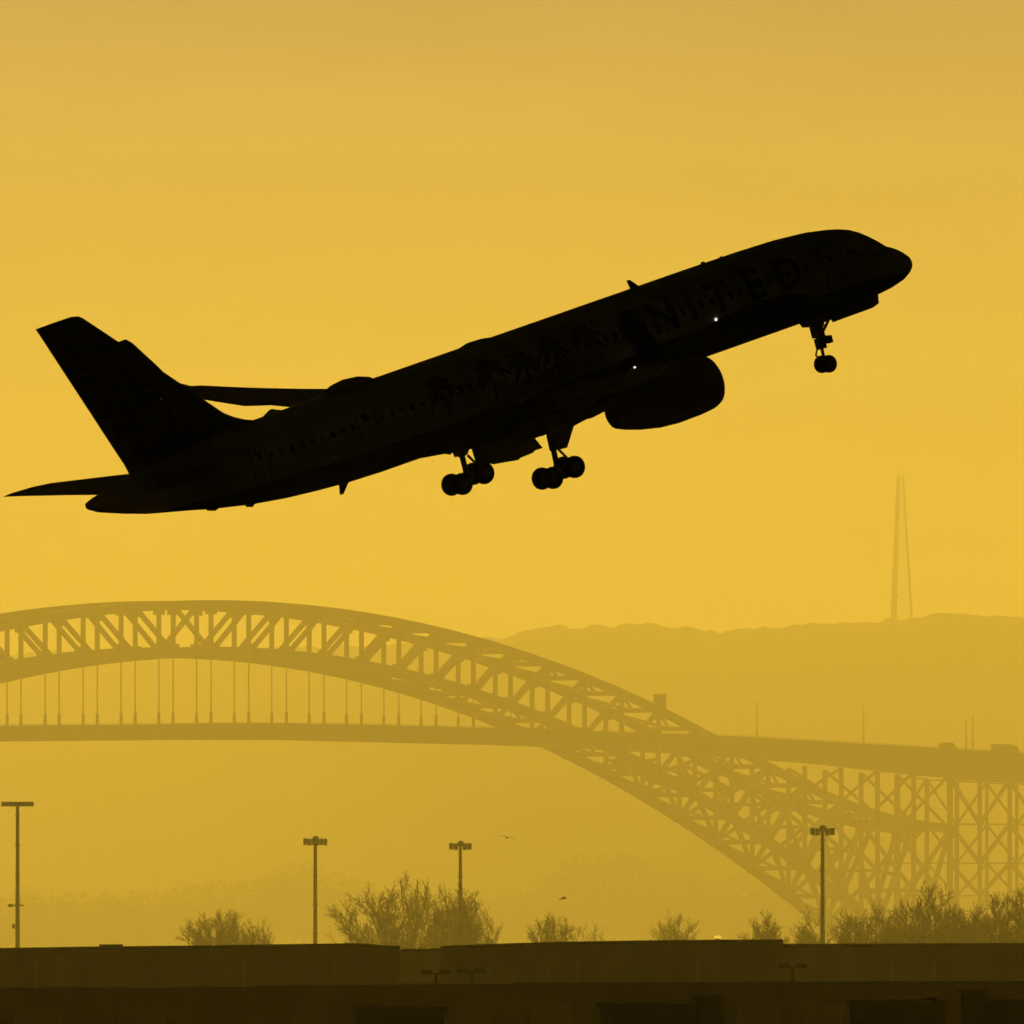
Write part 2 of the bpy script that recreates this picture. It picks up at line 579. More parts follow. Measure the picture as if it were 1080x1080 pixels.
# ------------------------------------------------------------------ radio mast on the ridge
def radio_tower():
    base = at(952, 657, HILL_Y)
    base.z -= 4
    t = thing('radio_mast', 'tall thin lattice radio mast on the hazy ridge', 'radio mast', base)
    m = HILL_Y / F
    H = (657 - 503) * m + 4
    legs = [((-10.5, 0), (-4.5, 0)), ((10.5, 2), (0.5, 0.5)), ((-9.0, 12), (-4.2, 3))]
    fn = lambda a, k: Vector((a[0][0] * m + (a[1][0] - a[0][0]) * m * k, (a[0][1] + (a[1][1] - a[0][1]) * k), H * k))
    for j, a in enumerate(legs):
        MB().tube(fn(a, 0), fn(a, 1), 1.3 if j != 1 else 0.75, 0.8 if j != 1 else 0.45, 6).build('leg', GALV, t)
    b = MB()
    n = 22
    for i in range(n):
        k0, k1 = i / n, (i + 1) / n
        for p, q in ((0, 1), (1, 2), (2, 0)):
            b.bar(fn(legs[p], k0), fn(legs[q], k1), 0.2)
            b.bar(fn(legs[p], k1), fn(legs[q], k1), 0.22)
    b.build('lattice', GALV, t)
    MB().tube(fn(legs[0], 1), fn(legs[0], 1) + Vector((0.3, 0, 4.5)), 0.2, 0.08, 6).build('antenna', GALV, t)
    MB().bar(fn(legs[0], 1) + Vector((0, 0, -0.5)), fn(legs[0], 1) + Vector((5.2, 0, -0.7)), 0.35).build('antenna', GALV, t)
    for k, r in ((0.82, 1.0), (0.39, 0.9), (0.30, 0.9), (0.2, 0.8)):
        c = fn(legs[0], k)
        MB().lathe(c + Vector((-0.6, 0, 0)), (-1, -0.4, 0), [(0, 0.3), (0.5, r * 0.8), (0.8, r), (0.95, r), (0.6, 0.2)], 14).build('dish', GALV, t)
radio_tower()

# ------------------------------------------------------------------ hazy woods in front of the ridge
def woods():
    rng = random.Random(21)
    b = MB()
    Y0 = 10200.0
    tops = [(-150, 960), (-60, 945), (20, 938), (80, 944), (150, 938), (215, 930), (260, 925), (315, 908), (345, 918), (390, 932), (450, 945), (520, 950), (570, 940), (600, 905),
            (640, 893), (665, 900), (690, 908), (720, 915), (760, 926), (800, 935), (860, 940), (920, 945), (1000, 945), (1080, 940), (1250, 950)]
    x = -150
    while x < 1240:
        top = lerp_tab(tops, x) + rng.uniform(-4, 8)
        Y = Y0 + rng.uniform(-60, 60)
        P = at(x, top, Y)
        H = P.z
        rw = rng.uniform(6, 10)
        b.tube((P.x, Y, 0), (P.x, Y, H * 0.8), 0.5, 0.2, 5)
        for k in range(1300):
            u = rng.random() ** 0.6
            z = H * (1.02 - 0.75 * u)
            r = rw * math.sqrt(max(0.02, 1 - (1 - u * 1.3) ** 2)) * math.sqrt(rng.random())
            a = rng.uniform(0, 2 * math.pi)
            c = Vector((P.x + r * math.cos(a), Y + r * math.sin(a), z))
            n = len(b.v)
            for _ in range(3):
                b.v.append(c + Vector((rng.uniform(-.75, .75), rng.uniform(-.75, .75), rng.uniform(-.75, .75))))
            b.f.append([n, n + 1, n + 2])
        x += rng.uniform(7, 13)
    tag(b.build('woods', WOODLAND), 'faint belt of woods deep in the haze under the arch', 'woods', kind='stuff')
woods()

# ------------------------------------------------------------------ bare winter trees behind the roofs
def bare_tree(px, top, width, Y, label, seed, stems=3, depth=6, spread=0.5, lean=0.0):
    rng = random.Random(seed)
    P = at(px, top, Y)
    base = Vector((P.x, Y, 0))
    H = P.z
    t = thing('bare_tree', label, 'tree', base, 'bare winter trees behind the roofs')
    wood, twigs = MB(), MB()
    W = width * Y / F / 2
    Cz = H * 0.52
    H -= 2.1 if W > 5 else 0.9                          # the limbs end lower, their twigs reach the full height
    def twig(p, d, L, r, k):
        n = 3 if k == 0 else 2
        q = p
        for i in range(n):
            d = (d + Vector((rng.uniform(-.22, .22), rng.uniform(-.22, .22), rng.uniform(-.05, .22)))).normalized()
            q2 = q + d * (L / n)
            twigs.tube(q, q2, r, r * 0.8, 3)
            r *= 0.8
            q = q2
            if k < depth - 4:
                for _ in range(2):
                    a, b = frame_of(d)
                    th, sp = rng.uniform(0, 2 * math.pi), rng.uniform(0.35, 0.85)
                    nd = d * math.cos(sp) + (a * math.cos(th) + b * math.sin(th)) * math.sin(sp)
                    twig(q, nd.normalized(), L * rng.uniform(0.35, 0.6), max(r * 0.75, 0.028), k + 1)
    n_limb = stems * 4 if W > 5 else stems * 5 + 2
    for j in range(n_limb):
        th = 2 * math.pi * (j * 0.618034) + rng.uniform(-.3, .3)
        ph = math.asin(min(1.0, 0.02 + 0.98 * ((j + rng.random()) / n_limb)))
        k_ = rng.uniform(0.62, 0.97) if W > 5 else rng.uniform(0.5, 0.85)
        tgt = Vector((W * math.cos(ph) * math.cos(th) * k_, 0.75 * W * math.cos(ph) * math.sin(th) * k_, Cz + (H - Cz) * math.sin(ph) ** 0.75 * (k_ if W > 5 else min(1, k_ + 0.12))))
        p0 = Vector((rng.uniform(-.35, .35), rng.uniform(-.3, .3), 0))
        c = Vector((tgt.x * rng.uniform(0.15, 0.4), tgt.y * rng.uniform(0.15, 0.4), Cz * rng.uniform(0.75, 1.05)))
        m_ = 9
        path = [p0 * (1 - u) ** 2 + c * (2 * u * (1 - u)) + tgt * (u * u) for u in [i / m_ for i in range(m_ + 1)]]
        path = [path[0]] + [q + Vector((rng.uniform(-.12, .12), rng.uniform(-.12, .12), rng.uniform(-.08, .08))) for q in path[1:]]
        r0 = rng.uniform(0.13, 0.2)
        for i in range(m_):
            ra, rb = r0 * (1 - 0.85 * i / m_), r0 * (1 - 0.85 * (i + 1) / m_)
            wood.tube(path[i], path[i + 1], ra, rb, 5)
            if i >= 3:
                d = (path[i + 1] - path[i]).normalized()
                for _ in range(2 if i < m_ - 1 else 3):
                    a, b = frame_of(d)
                    an, sp = rng.uniform(0, 2 * math.pi), rng.uniform(0.3, 0.8)
                    nd = d * math.cos(sp) + (a * math.cos(an) + b * math.sin(an)) * math.sin(sp)
                    nd.z += 0.12
                    twig(path[i + 1], nd.normalized(), max(1.45, min(W, H - Cz) * 0.27) * rng.uniform(0.75, 1.25), max(0.034, rb * 0.55), 0)
    wood.build('trunk', BARK, t)
    twigs.build('crown', TWIG, t)

TY = 2900.0
bare_tree(228, 962, 92, TY + 60, 'low wide bare tree behind the roof between the left two light masts', 5, 6, 6)
bare_tree(271, 979, 48, TY + 70, 'small rounded bare tree touching the right side of the low wide one', 6, 4, 6)
bare_tree(424, 922, 164, TY, 'biggest bare tree, broad crown right of the second light mast', 8, 8, 6)
bare_tree(483, 936, 68, TY + 40, 'upright bare tree standing behind the third light mast', 12, 5, 6)
bare_tree(516, 958, 18, TY + 80, 'thin wispy sapling right of the third light mast', 14, 1, 5)
bare_tree(584, 964, 62, TY + 30, 'small sparse bare tree left of the lower bird', 17, 3, 6)
bare_tree(628, 977, 34, TY + 90, 'faint twiggy sapling below the lower bird', 19, 1, 5)
bare_tree(712, 968, 48, TY + 420, 'pale little bare tree alone near the middle of the long roof', 22, 3, 6)
bare_tree(806, 970, 48, TY + 10, 'scrubby bare tree at the roof step left of the fourth light mast', 25, 5, 6)
bare_tree(852, 971, 42, TY + 30, 'low bare tree crowded against the foot of the fourth light mast', 28, 4, 6)
right = [(898, 964, 50, 'first bare tree right of the fourth light mast, low and bushy'),
         (930, 957, 44, 'bare tree second right of the fourth light mast, slightly taller'),
         (954, 961, 36, 'slender bare tree at the left shoulder of the tall clump'),
         (978, 938, 44, 'tallest bare tree of the clump under the braced tower'),
         (1006, 948, 40, 'dense bare tree just right of the tallest in the clump'),
         (1030, 957, 36, 'shorter bare tree in the dip of the clump on the right'),
         (1054, 942, 40, 'bare tree second from the right edge, with upright limbs'),
         (1080, 935, 36, 'tall bare tree cut by the right edge of the view')]
for k, (x, y, w_, lab) in enumerate(right):
    bare_tree(x, y, w_, TY - 250 + 35 * (k % 3), lab, 40 + k, 3, 6)

# ------------------------------------------------------------------ apron light masts
def light_mast(px, top, Y, label, width, lower_arm=False, heads=6, bar=False):
    P = at(px, top, Y)
    t = thing('light_mast', label, 'light mast', (P.x, Y, 0), 'tall apron light masts')
    H = P.z
    m = Y / F
    pole = MB().tube((0, 0, 0), (0, 0, H - 0.2), 0.27, 0.17, 10)
    pole.box((0, 0, 0.2), (0.9, 0.9, 0.4))
    for k in range(3, int(H), 3):
        pole.tube((0, 0, k), (0, 0, k + 0.12), 0.28, 0.28, 10)
    pole.build('pole', GALV, t)
    W = width * m
    MB().bar((-W / 2, 0, H - 0.30), (W / 2, 0, H - 0.30), 0.14, 0.16).build('crossarm', GALV, t)
    if bar:
        for k in range(8):
            x = -W / 2 + W * (k + 0.5) / 8
            MB().box((x, -0.12, H - 0.30), (W / 8.6, 0.5, 0.36), Euler((rad(-18), 0, 0)).to_matrix()).build('floodlight', LAMP_CASE, t)
    else:
        for k in range(heads):
            x = -W / 2 + W * (k + 0.5) / heads
            if abs(x) < 0.12:
                continue
            z = H - 0.36 - (0.05 if k % 2 else 0)
            b = MB().box((x, -0.2 if k % 2 else 0.2, z), (W / heads * 0.92, 0.55, 0.52), Euler((rad(-25 if k % 2 else 25), 0, 0)).to_matrix())
            b.bar((x, 0, z + 0.2), (x, 0, H - 0.25), 0.08)
            b.build('floodlight', LAMP_CASE, t)
        c = MB().lathe((0.05, 0, H - 0.25), (0, 0, 1), [(0, 0.30), (0.22, 0.36), (0.42, 0.26), (0.50, 0.08)], 12)
        c.build('winch_head', LAMP_CASE, t)
    if lower_arm:
        z = at(px, 955, Y).z
        MB().bar((-0.95, 0, z), (0.65, 0, z), 0.10, 0.14).build('crossarm', GALV, t)
        MB().box((-0.72, -0.15, z - 0.02), (0.42, 0.4, 0.32)).build('floodlight', LAMP_CASE, t)
        z2 = at(px, 977, Y).z
        MB().box((-0.4, 0, z2), (0.3, 0.3, 0.45)).build('control_box', LAMP_CASE, t)
light_mast(18.5, 845, 2750, 'leftmost light mast with one flat bar of lamps and a small lower arm', 34, True, bar=True)
light_mast(332.5, 884, 2800, 'light mast standing between the low wide tree and the biggest tree', 25.5)
light_mast(485.5, 889, 2850, 'light mast rising out of the upright bare tree', 24, heads=5)
light_mast(867.5, 873, 2600, 'rightmost light mast in front of the bridge end', 26, heads=5)

# ------------------------------------------------------------------ birds
BIRD = mat('bird_feathers', (0.06, 0.055, 0.05), 0.9)
def bird(px, py, Y, bank, span, label):
    P = at(px, py, Y)
    t = thing('bird', label, 'bird', P, 'birds gliding over the trees')
    b = MB()
    b.lathe((-0.26, 0, 0), (1, 0, 0), [(0, 0.01), (0.06, 0.04), (0.16, 0.075), (0.30, 0.07), (0.40, 0.045), (0.46, 0.05), (0.51, 0.03), (0.56, 0.008)], 10)
    b.prism([(-0.2, -0.03, 0), (-0.2, 0.03, 0), (-0.42, 0.09, 0.0), (-0.42, -0.09, 0.0)], (0, 0, 0.015))
    for sgn in (-1, 1):
        rs = []
        for y, xl, xt, z in ((0.04, 0.12, -0.10, 0.03), (0.25 * span, 0.15, -0.09, 0.10), (0.55 * span, 0.02, -0.14, 0.05), (0.75 * span, -0.16, -0.22, -0.02)):
            rs.append([(xl, sgn * y, z), ((xl + xt) / 2, sgn * y, z + 0.02), (xt, sgn * y, z), ((xl + xt) / 2, sgn * y, z - 0.01)])
        b.loft(rs)
    b.build('body', BIRD, t, smooth=True)
    t.rotation_euler = bank
bird(535, 883.5, 2300, (rad(8), rad(-6), rad(75)), 1.0, 'bird with spread wings gliding right of the third light mast')
bird(594.5, 947.5, 2300, (rad(-10), rad(-5), rad(20)), 0.8, 'lower small dark bird above the little sparse tree')

# ------------------------------------------------------------------ warehouses along the bottom of the picture
CLAD = mat('pale_cladding', (0.42, 0.42, 0.40), 0.9, 0.0, 0.2, 0.4, spec=0.05)
WALL = mat('dull_brick_wall', (0.16, 0.12, 0.09), 1.0, 0.0, 0.25, 0.6, spec=0.0)
DOORM = mat('steel_shutter', (0.30, 0.30, 0.29), 0.6, 0.2)
PIPE = mat('pale_pipe', (0.55, 0.53, 0.48), 0.6)
ROOFM = mat('roof_felt', (0.05, 0.05, 0.05), 1.0, spec=0.0)
def warehouse(Y, x0, x1, roof, label, strips, split, doors, dep=14.0, vents=()):
    """roof: list of photo columns and rows of the roof edge"""
    A, B = at(x0, roof[0][1], Y), at(x1, roof[-1][1], Y)
    t = thing('warehouse', label, 'warehouse', ((A.x + B.x) / 2, Y, 0), 'long flat roofed warehouses')
    ox = t.location.x
    zsplit = at(0, split, Y).z
    # wall below, cladding band above
    MB().box((0, dep / 2, zsplit / 2), (B.x - A.x, dep, zsplit)).build('wall', WALL, t)
    b = MB()
    rs = []
    for x, y in roof:
        P = at(x, y, Y)
        rs.append([(P.x - ox, -0.35, zsplit + 0.003), (P.x - ox, dep + 0.35, zsplit + 0.003), (P.x - ox, dep + 0.35, P.z), (P.x - ox, -0.35, P.z)])
    b.loft(rs)
    b.build('cladding', CLAD, t)
    b = MB()
    rs = []
    for x, y in roof:
        P = at(x, y, Y)
        rs.append([(P.x - ox, -0.48, P.z - 0.16), (P.x - ox, dep + 0.48, P.z - 0.16), (P.x - ox, dep + 0.48, P.z + 0.04), (P.x - ox, -0.48, P.z + 0.04)])
    b.loft(rs)
    b.build('roof', ROOFM, t)
    for x in strips:
        P = at(x, 1035, Y)
        MB().box((P.x - ox, -0.43, P.z + 0.2), (0.16, 0.12, 2.0)).build('downpipe', PIPE, t)
    for x, w_ in doors:
        P = at(x, 1062, Y)
        MB().box((P.x - ox, -0.06, P.z - 2.1), (w_ * Y / F, 0.12, 6.0)).build('shutter_door', DOORM, t)
    for x, w_, h in vents:
        P = at(x, 1000, Y)
        zr = at(0, lerp_tab(roof, x), Y).z
        MB().box((P.x - ox, 8, zr + h / 2 + 0.04), (w_, 1.6, h)).build('roof_vent', ROOFM, t)
warehouse(1600, -160, 421, [(-160, 1002), (0, 1000.5), (100, 999), (200, 998), (300, 996.5), (378, 995.5), (400, 997.5), (421, 998.5)],
          'long dark warehouse on the left, its roof ending below the biggest tree', (38, 258, 352), 1040, (), vents=((115, 1.4, 0.12),))
warehouse(1600, 464, 826, [(464, 999), (474, 998), (540, 995.5), (600, 993.8), (680, 992.5), (760, 991.8), (826, 991.5)],
          'dark middle warehouse with the highest roof and a glowing roof lamp', (517, 578, 609, 735), 1039, ())
warehouse(1640, 380, 1300, [(380, 1002.5), (440, 1001.5), (500, 1000), (826, 996.3), (950, 995.8), (1080, 995.2), (1300, 995)],
          'dark warehouse on the right running behind the middle one', (985, 940), 1036, ())
DARKWALL = mat('dark_brick_wall', (0.07, 0.05, 0.038), 1.0, 0.0, 0.3, 0.5, spec=0.0)
def annex(Y, x0, x1, y0, y1, label, doors):
    A, B = at(x0, y0, Y), at(x1, y1, Y)
    t = thing('low_annex', label, 'annex', ((A.x + B.x) / 2, Y, 0), 'low dark annexes before the warehouses')
    ox = t.location.x
    MB().loft([[(P.x - ox, 0, 0), (P.x - ox, 9, 0), (P.x - ox, 9, P.z), (P.x - ox, 0, P.z)] for P in (A, B)]).build('wall', DARKWALL, t)
    MB().loft([[(P.x - ox, -0.2, P.z + 0.003), (P.x - ox, 9.2, P.z + 0.003), (P.x - ox, 9.2, P.z + 0.15), (P.x - ox, -0.2, P.z + 0.15)] for P in (A, B)]).build('roof', ROOFM, t)
    for x, w_ in doors:
        P = at(x, 1064, Y)
        MB().box((P.x - ox, -0.05, P.z - 2.3), (w_ * Y / F, 0.12, 5.2)).build('shutter_door', DOORM, t)
annex(1400, -150, 268, 1046, 1044, 'low dark brick annex on the left, in front of the long left warehouse', ((40, 50), (150, 50)))
annex(1405, 268.4, 540, 1042.5, 1041, 'low dark annex left of centre, behind the shed with one rounded unit', ((330, 46), (500, 40)))
annex(1400, 540.4, 1240, 1040, 1037, 'longest low dark annex, running right behind the service sheds', ((580, 44), (800, 46), (870, 40)))
# roof lamp
P = at(757, 991.3, 1603)
rl = thing('roof_lamp', 'small warm lamp glowing on the edge of the middle warehouse roof', 'lamp', P)
rl.location.z = at(757, 991.83, 1600).z + 0.04
MB().tube((0, 0, 0), (0, 0, 0.06), 0.12, 0.12, 12).build('base', LAMP_CASE, rl)
MB().lathe((0, 0, 0.06), (0, 0, 1), [(0, 0.16), (0.06, 0.22), (0.14, 0.2), (0.2, 0.08)], 12).build('bulb', mat('roof_lamp_glow', (0.3, 0.2, 0.02), 0.5, emit=(1.0, 0.62, 0.06), strength=1.1), rl)

# small car park lamps against the middle warehouse wall
def low_lamp(px, top, Y, label):
    P = at(px, top, Y)
    t = thing('yard_lamp', label, 'street lamp', (P.x, Y, 0), 'twin headed yard lamps')
    MB().tube((0, 0, 0), (0, 0, P.z - 0.15), 0.12, 0.08, 8).build('pole', LAMP_CASE, t)
    MB().bar((-0.7, 0, P.z - 0.1), (0.7, 0, P.z - 0.1), 0.08).build('crossarm', LAMP_CASE, t)
    for s in (-1, 1):
        MB().box((s * 0.5, -0.1, P.z), (0.62, 0.45, 0.22)).build('lamp_head', LAMP_CASE, t)
low_lamp(459.5, 1025, 1450, 'yard lamp with a wide twin head, left of the middle warehouse corner')
low_lamp(497, 1023.5, 1500, 'yard lamp with a smaller twin head in front of the middle warehouse')
low_lamp(836, 1018.5, 1500, 'yard lamp in front of the roof step by the fourth light mast')

# near dark service sheds at the very bottom edge
SHED = mat('shed_cladding', (0.035, 0.035, 0.035), 1.0, 0.0, 0.3, 1.0, spec=0.0)
def shed(x0, x1, top, Y, label, units, rail=False):
    A, B = at(x0, top, Y), at(x1, top, Y)
    t = thing('service_shed', label, 'shed', ((A.x + B.x) / 2, Y, 0), 'low dark service sheds')
    ox = t.location.x
    MB().box((0, 5, A.z / 2), (B.x - A.x, 10, A.z)).build('wall', SHED, t)
    MB().box((0, 5, A.z + 0.09), (B.x - A.x + 0.3, 10.3, 0.18)).build('roof', ROOFM, t)
    for (u0, u1, ut, rnd) in units:
        C, D = at(u0, ut, Y), at(u1, ut, Y)
        w_ = D.x - C.x
        cx = (C.x + D.x) / 2 - ox
        z0, z1 = A.z + 0.18, C.z
        if rnd:
            MB().prism([(cx - w_ / 2, 2, z0), (cx + w_ / 2, 2, z0), (cx + w_ / 2, 2, z0 + (z1 - z0) * .6), (cx + w_ * .25, 2, z1), (cx - w_ * .25, 2, z1), (cx - w_ / 2, 2, z0 + (z1 - z0) * .6)], (0, 2, 0)).build('roof_unit', ROOFM, t)
        else:
            MB().box((cx, 3, (z0 + z1) / 2), (w_, 2, z1 - z0)).build('roof_unit', ROOFM, t)
    if rail:
        MB().bar((-(B.x - A.x) / 2 * 0.8, -0.05, A.z + 0.25), ((B.x - A.x) / 2 * 0.8, -0.05, A.z + 0.25), 0.06).build('pale_gutter', PIPE, t)
shed(375, 469, 1066, 1260, 'dark service shed with one rounded roof unit, leftmost at the bottom edge', ((378, 404, 1058.5, True),))
shed(634, 735, 1063, 1255, 'dark service shed with a pale gutter, at the bottom below the roof lamp', ((642, 660, 1057, True),), True)
shed(735.6, 763, 1054, 1262, 'narrow tall dark shed joined to the shed with the pale gutter', ((744, 755, 1052, False),))
shed(899, 997, 1060, 1250, 'wide dark shed with low vents on the bottom edge at right', ((908, 938, 1055.5, True), (948, 968, 1057, False), (978, 992, 1052, True)), True)
shed(1017, 1039, 1048, 1258, 'narrow tower-like dark shed near the bottom right corner', ())
shed(1039.6, 1110, 1058, 1264, 'dark shed cut by the right edge at the bottom corner', ())

# ------------------------------------------------------------------ the airliner
YAWP, PITCH, ROLL, PX_, PZ_, PY_ = 0.6060363660286615, 0.2920541238253402, -0.025316635247927093, -0.0188, 37.2881, 1226.9876
REF = 23.0
plane = thing('airliner', 'dark twin engine airliner climbing with its wheels down', 'airplane')
plane.matrix_world = Matrix.Translation((PX_, PY_, PZ_)) @ Matrix.Rotation(YAWP, 4, 'Z') @ Matrix.Rotation(-PITCH, 4, 'Y') @ Matrix.Rotation(ROLL, 4, 'X')
def B(s, y, z):
    """s: metres aft of the nose, y: to port, z: up"""
    return Vector((REF - s, y, z))

def paint_material():
    m = bpy.data.materials.new('fuselage_paint')
    m.use_nodes = True
    nt = m.node_tree
    b = nt.nodes['Principled BSDF']
    b.inputs['Roughness'].default_value = 0.8
    b.inputs['Specular IOR Level'].default_value = 0.1
    tc = nt.nodes.new('ShaderNodeTexCoord')
    sp = nt.nodes.new('ShaderNodeSeparateXYZ')
    nt.links.new(tc.outputs['Object'], sp.inputs[0])
    crv = nt.nodes.new('ShaderNodeFloatCurve')           # height of the paint division along the body
    mr = nt.nodes.new('ShaderNodeMapRange')
    mr.inputs[1].default_value = REF - 47.0; mr.inputs[2].default_value = REF
    nt.links.new(sp.outputs[0], mr.inputs[0])
    c = crv.mapping.curves[0]
    for s, z in ((47, -0.2), (40, -0.6), (29, -0.75), (19, -0.62), (16.2, -0.5), (13.4, -0.38), (11.9, -0.24), (10.5, -0.10), (8.8, -0.2), (7.5, -0.5), (6, -0.88), (4.6, -0.85), (0, -1.3)):
        x = (47.0 - s) / 47.0
        if x in (0.0, 1.0):
            c.points[int(x)].location = (x, (z + 2) / 4)
        else:
            c.points.new(x, (z + 2) / 4)
    crv.mapping.update()
    nt.links.new(mr.outputs[0], crv.inputs['Value'])
    ma = nt.nodes.new('ShaderNodeMath'); ma.operation = 'MULTIPLY_ADD'
    ma.inputs[1].default_value = 4.0; ma.inputs[2].default_value = -2.0
    nt.links.new(crv.outputs[0], ma.inputs[0])
    gt = nt.nodes.new('ShaderNodeMath'); gt.operation = 'GREATER_THAN'
    nt.links.new(sp.outputs[2], gt.inputs[0]); nt.links.new(ma.outputs[0], gt.inputs[1])
    mx = nt.nodes.new('ShaderNodeMix'); mx.data_type = 'RGBA'
    mx.inputs[6].default_value = (0.045, 0.05, 0.075, 1)
    nz = nt.nodes.new('ShaderNodeTexNoise'); nz.inputs['Scale'].default_value = 0.6; nz.inputs['Detail'].default_value = 5
    nt.links.new(tc.outputs['Object'], nz.inputs['Vector'])
    rp = nt.nodes.new('ShaderNodeValToRGB')
    rp.color_ramp.elements[0].color = (0.50, 0.50, 0.49, 1); rp.color_ramp.elements[1].color = (0.64, 0.64, 0.63, 1)
    nt.links.new(nz.outputs['Fac'], rp.inputs['Fac'])
    nt.links.new(rp.outputs['Color'], mx.inputs[7])
    nt.links.new(gt.outputs[0], mx.inputs[0])
    nt.links.new(mx.outputs[2], b.inputs['Base Color'])
    return m
PAINT = paint_material()
NAVY = mat('navy_paint', (0.02, 0.025, 0.05), 0.8, spec=0.08)
GREYP = mat('grey_paint', (0.32, 0.32, 0.32), 0.9, 0.0, 0.1, 0.8, spec=0.06)
INK = mat('livery_ink', (0.035, 0.035, 0.045), 0.6)
GLOBE = mat('globe_gold', (0.11, 0.10, 0.075), 0.8, spec=0.08)
HOT = mat('exhaust_metal', (0.08, 0.075, 0.07), 0.5, 0.7)

TOPZ = [(0, -1.0), (0.05, -0.82), (0.15, -0.66), (0.39, -0.44), (0.7, -0.2), (1.0, -0.02), (1.35, 0.14), (1.75, 0.52), (2.2, 0.88), (2.6, 1.16), (3.0, 1.38), (3.5, 1.55), (4.1, 1.69), (5.2, 1.88), (6.9, 2.02),
        (9, 2.08), (12, 2.10), (30, 2.12), (36, 2.14), (40, 2.12), (42, 2.0), (44.3, 1.68), (45.6, 1.42), (46.6, 1.22), (47.0, 1.1)]
BOTZ = [(0, -1.12), (0.05, -1.24), (0.15, -1.36), (0.39, -1.52), (0.8, -1.70), (1.6, -1.86), (2.6, -1.96), (4, -2.0), (28.5, -2.03), (31.3, -2.03), (33.2, -1.98), (35, -1.86), (36.6, -1.72), (38.4, -1.48), (40.5, -1.08), (41.7, -0.8),
        (44, -0.30), (45.2, 0.06), (46.5, 0.5), (47.0, 0.78)]
HALF = [(0, 0.06), (0.05, 0.20), (0.15, 0.34), (0.39, 0.55), (0.8, 0.80), (1.35, 1.06), (1.75, 1.2), (2.6, 1.44), (3.5, 1.62), (5, 1.78), (6.9, 1.86), (9, 1.88), (30, 1.88), (33, 1.84), (36, 1.70), (38.4, 1.48), (40.5, 1.2), (42.5, 0.9), (44.5, 0.58), (46, 0.34), (47.0, 0.16)]
def sect(s):
    return lerp_tab(TOPZ, s), lerp_tab(BOTZ, s), lerp_tab(HALF, s)
def fuse_y(s, z, out=0.0):
    """half breadth of the body at station s and height z"""
    zt, zb, hw = sect(s)
    c, h = (zt + zb) / 2, (zt - zb) / 2
    k = max(0.0, 1 - ((z - c) / h) ** 2)
    return hw * math.sqrt(k) + out
stations = sorted(set([p[0] for p in TOPZ] + [p[0] for p in BOTZ] + [x * 1.0 for x in range(5, 47)]))
fb = MB()
NSEG = 48
rings = []
for s in stations:
    zt, zb, hw = sect(s)
    c, h = (zt + zb) / 2, (zt - zb) / 2
    rings.append([B(s, hw * math.cos(a), c + h * math.sin(a)) for a in [2 * math.pi * i / NSEG for i in range(NSEG)]])
fb.loft(rings)
fuselage = fb.build('fuselage', PAINT, plane, smooth=True)
# wing to body fairing
fb = MB()
rings = []
for s, hw, zb, zt in ((15.2, 0.5, -1.95, -1.6), (16.2, 1.5, -2.15, -1.1), (17.5, 2.0, -2.34, -0.8), (19, 2.12, -2.42, -0.7), (23, 2.15, -2.42, -0.7), (26.5, 2.1, -2.34, -0.8), (28, 1.7, -2.15, -1.1), (29.6, 0.5, -1.95, -1.6)):
    c, h = (zt + zb) / 2, (zt - zb) / 2
    rings.append([B(s, hw * math.copysign(abs(math.cos(a)) ** 0.7, math.cos(a)), c + h * math.copysign(abs(math.sin(a)) ** 0.7, math.sin(a))) for a in [2 * math.pi * i / 28 for i in range(28)]])
fb.loft(rings).build('belly_fairing', PAINT, plane, smooth=True)

AIR = [(0, 0), (0.02, 0.28), (0.08, 0.62), (0.2, 0.92), (0.38, 1.0), (0.6, 0.78), (0.82, 0.38), (1.0, 0.03),
       (1.0, -0.03), (0.82, -0.16), (0.6, -0.42), (0.38, -0.62), (0.2, -0.62), (0.08, -0.46), (0.02, -0.24)]
def wing_z(y):
    side = 1 if y > 0 else -1                          # the far wing flexes a little higher in the climb
    y = abs(y)
    return -1.48 + 0.09 * (y - 1.9) + 0.0050 * (y - 1.9) ** 2 + (0.010 if side > 0 else -0.010) * y
def wing_le(y):
    return 17.2 + 0.575 * (abs(y) - 1.9)
def wing_te(y):
    return lerp_tab([(0, 25.2), (1.9, 25.2), (6.4, 25.9), (12, 27.4), (17, 28.5), (18.9, 29.0), (25, 30)], abs(y))
def foil(sle, ste, y, z, tc, twist=0.0, dz_dir=None):
    ch = ste - sle
    pts = []
    for x, t in AIR:
        pts.append(B(sle + ch * x, y, z + t * tc * ch * 0.5 + twist * ch * (x - 0.3)))
    return pts
def tw(y):
    return -0.02 + 0.008 * max(0, abs(y) - 4)
FLAPS = [(2.1, 6.2), (6.8, 13.6)]
ALE = (14.2, 18.0)
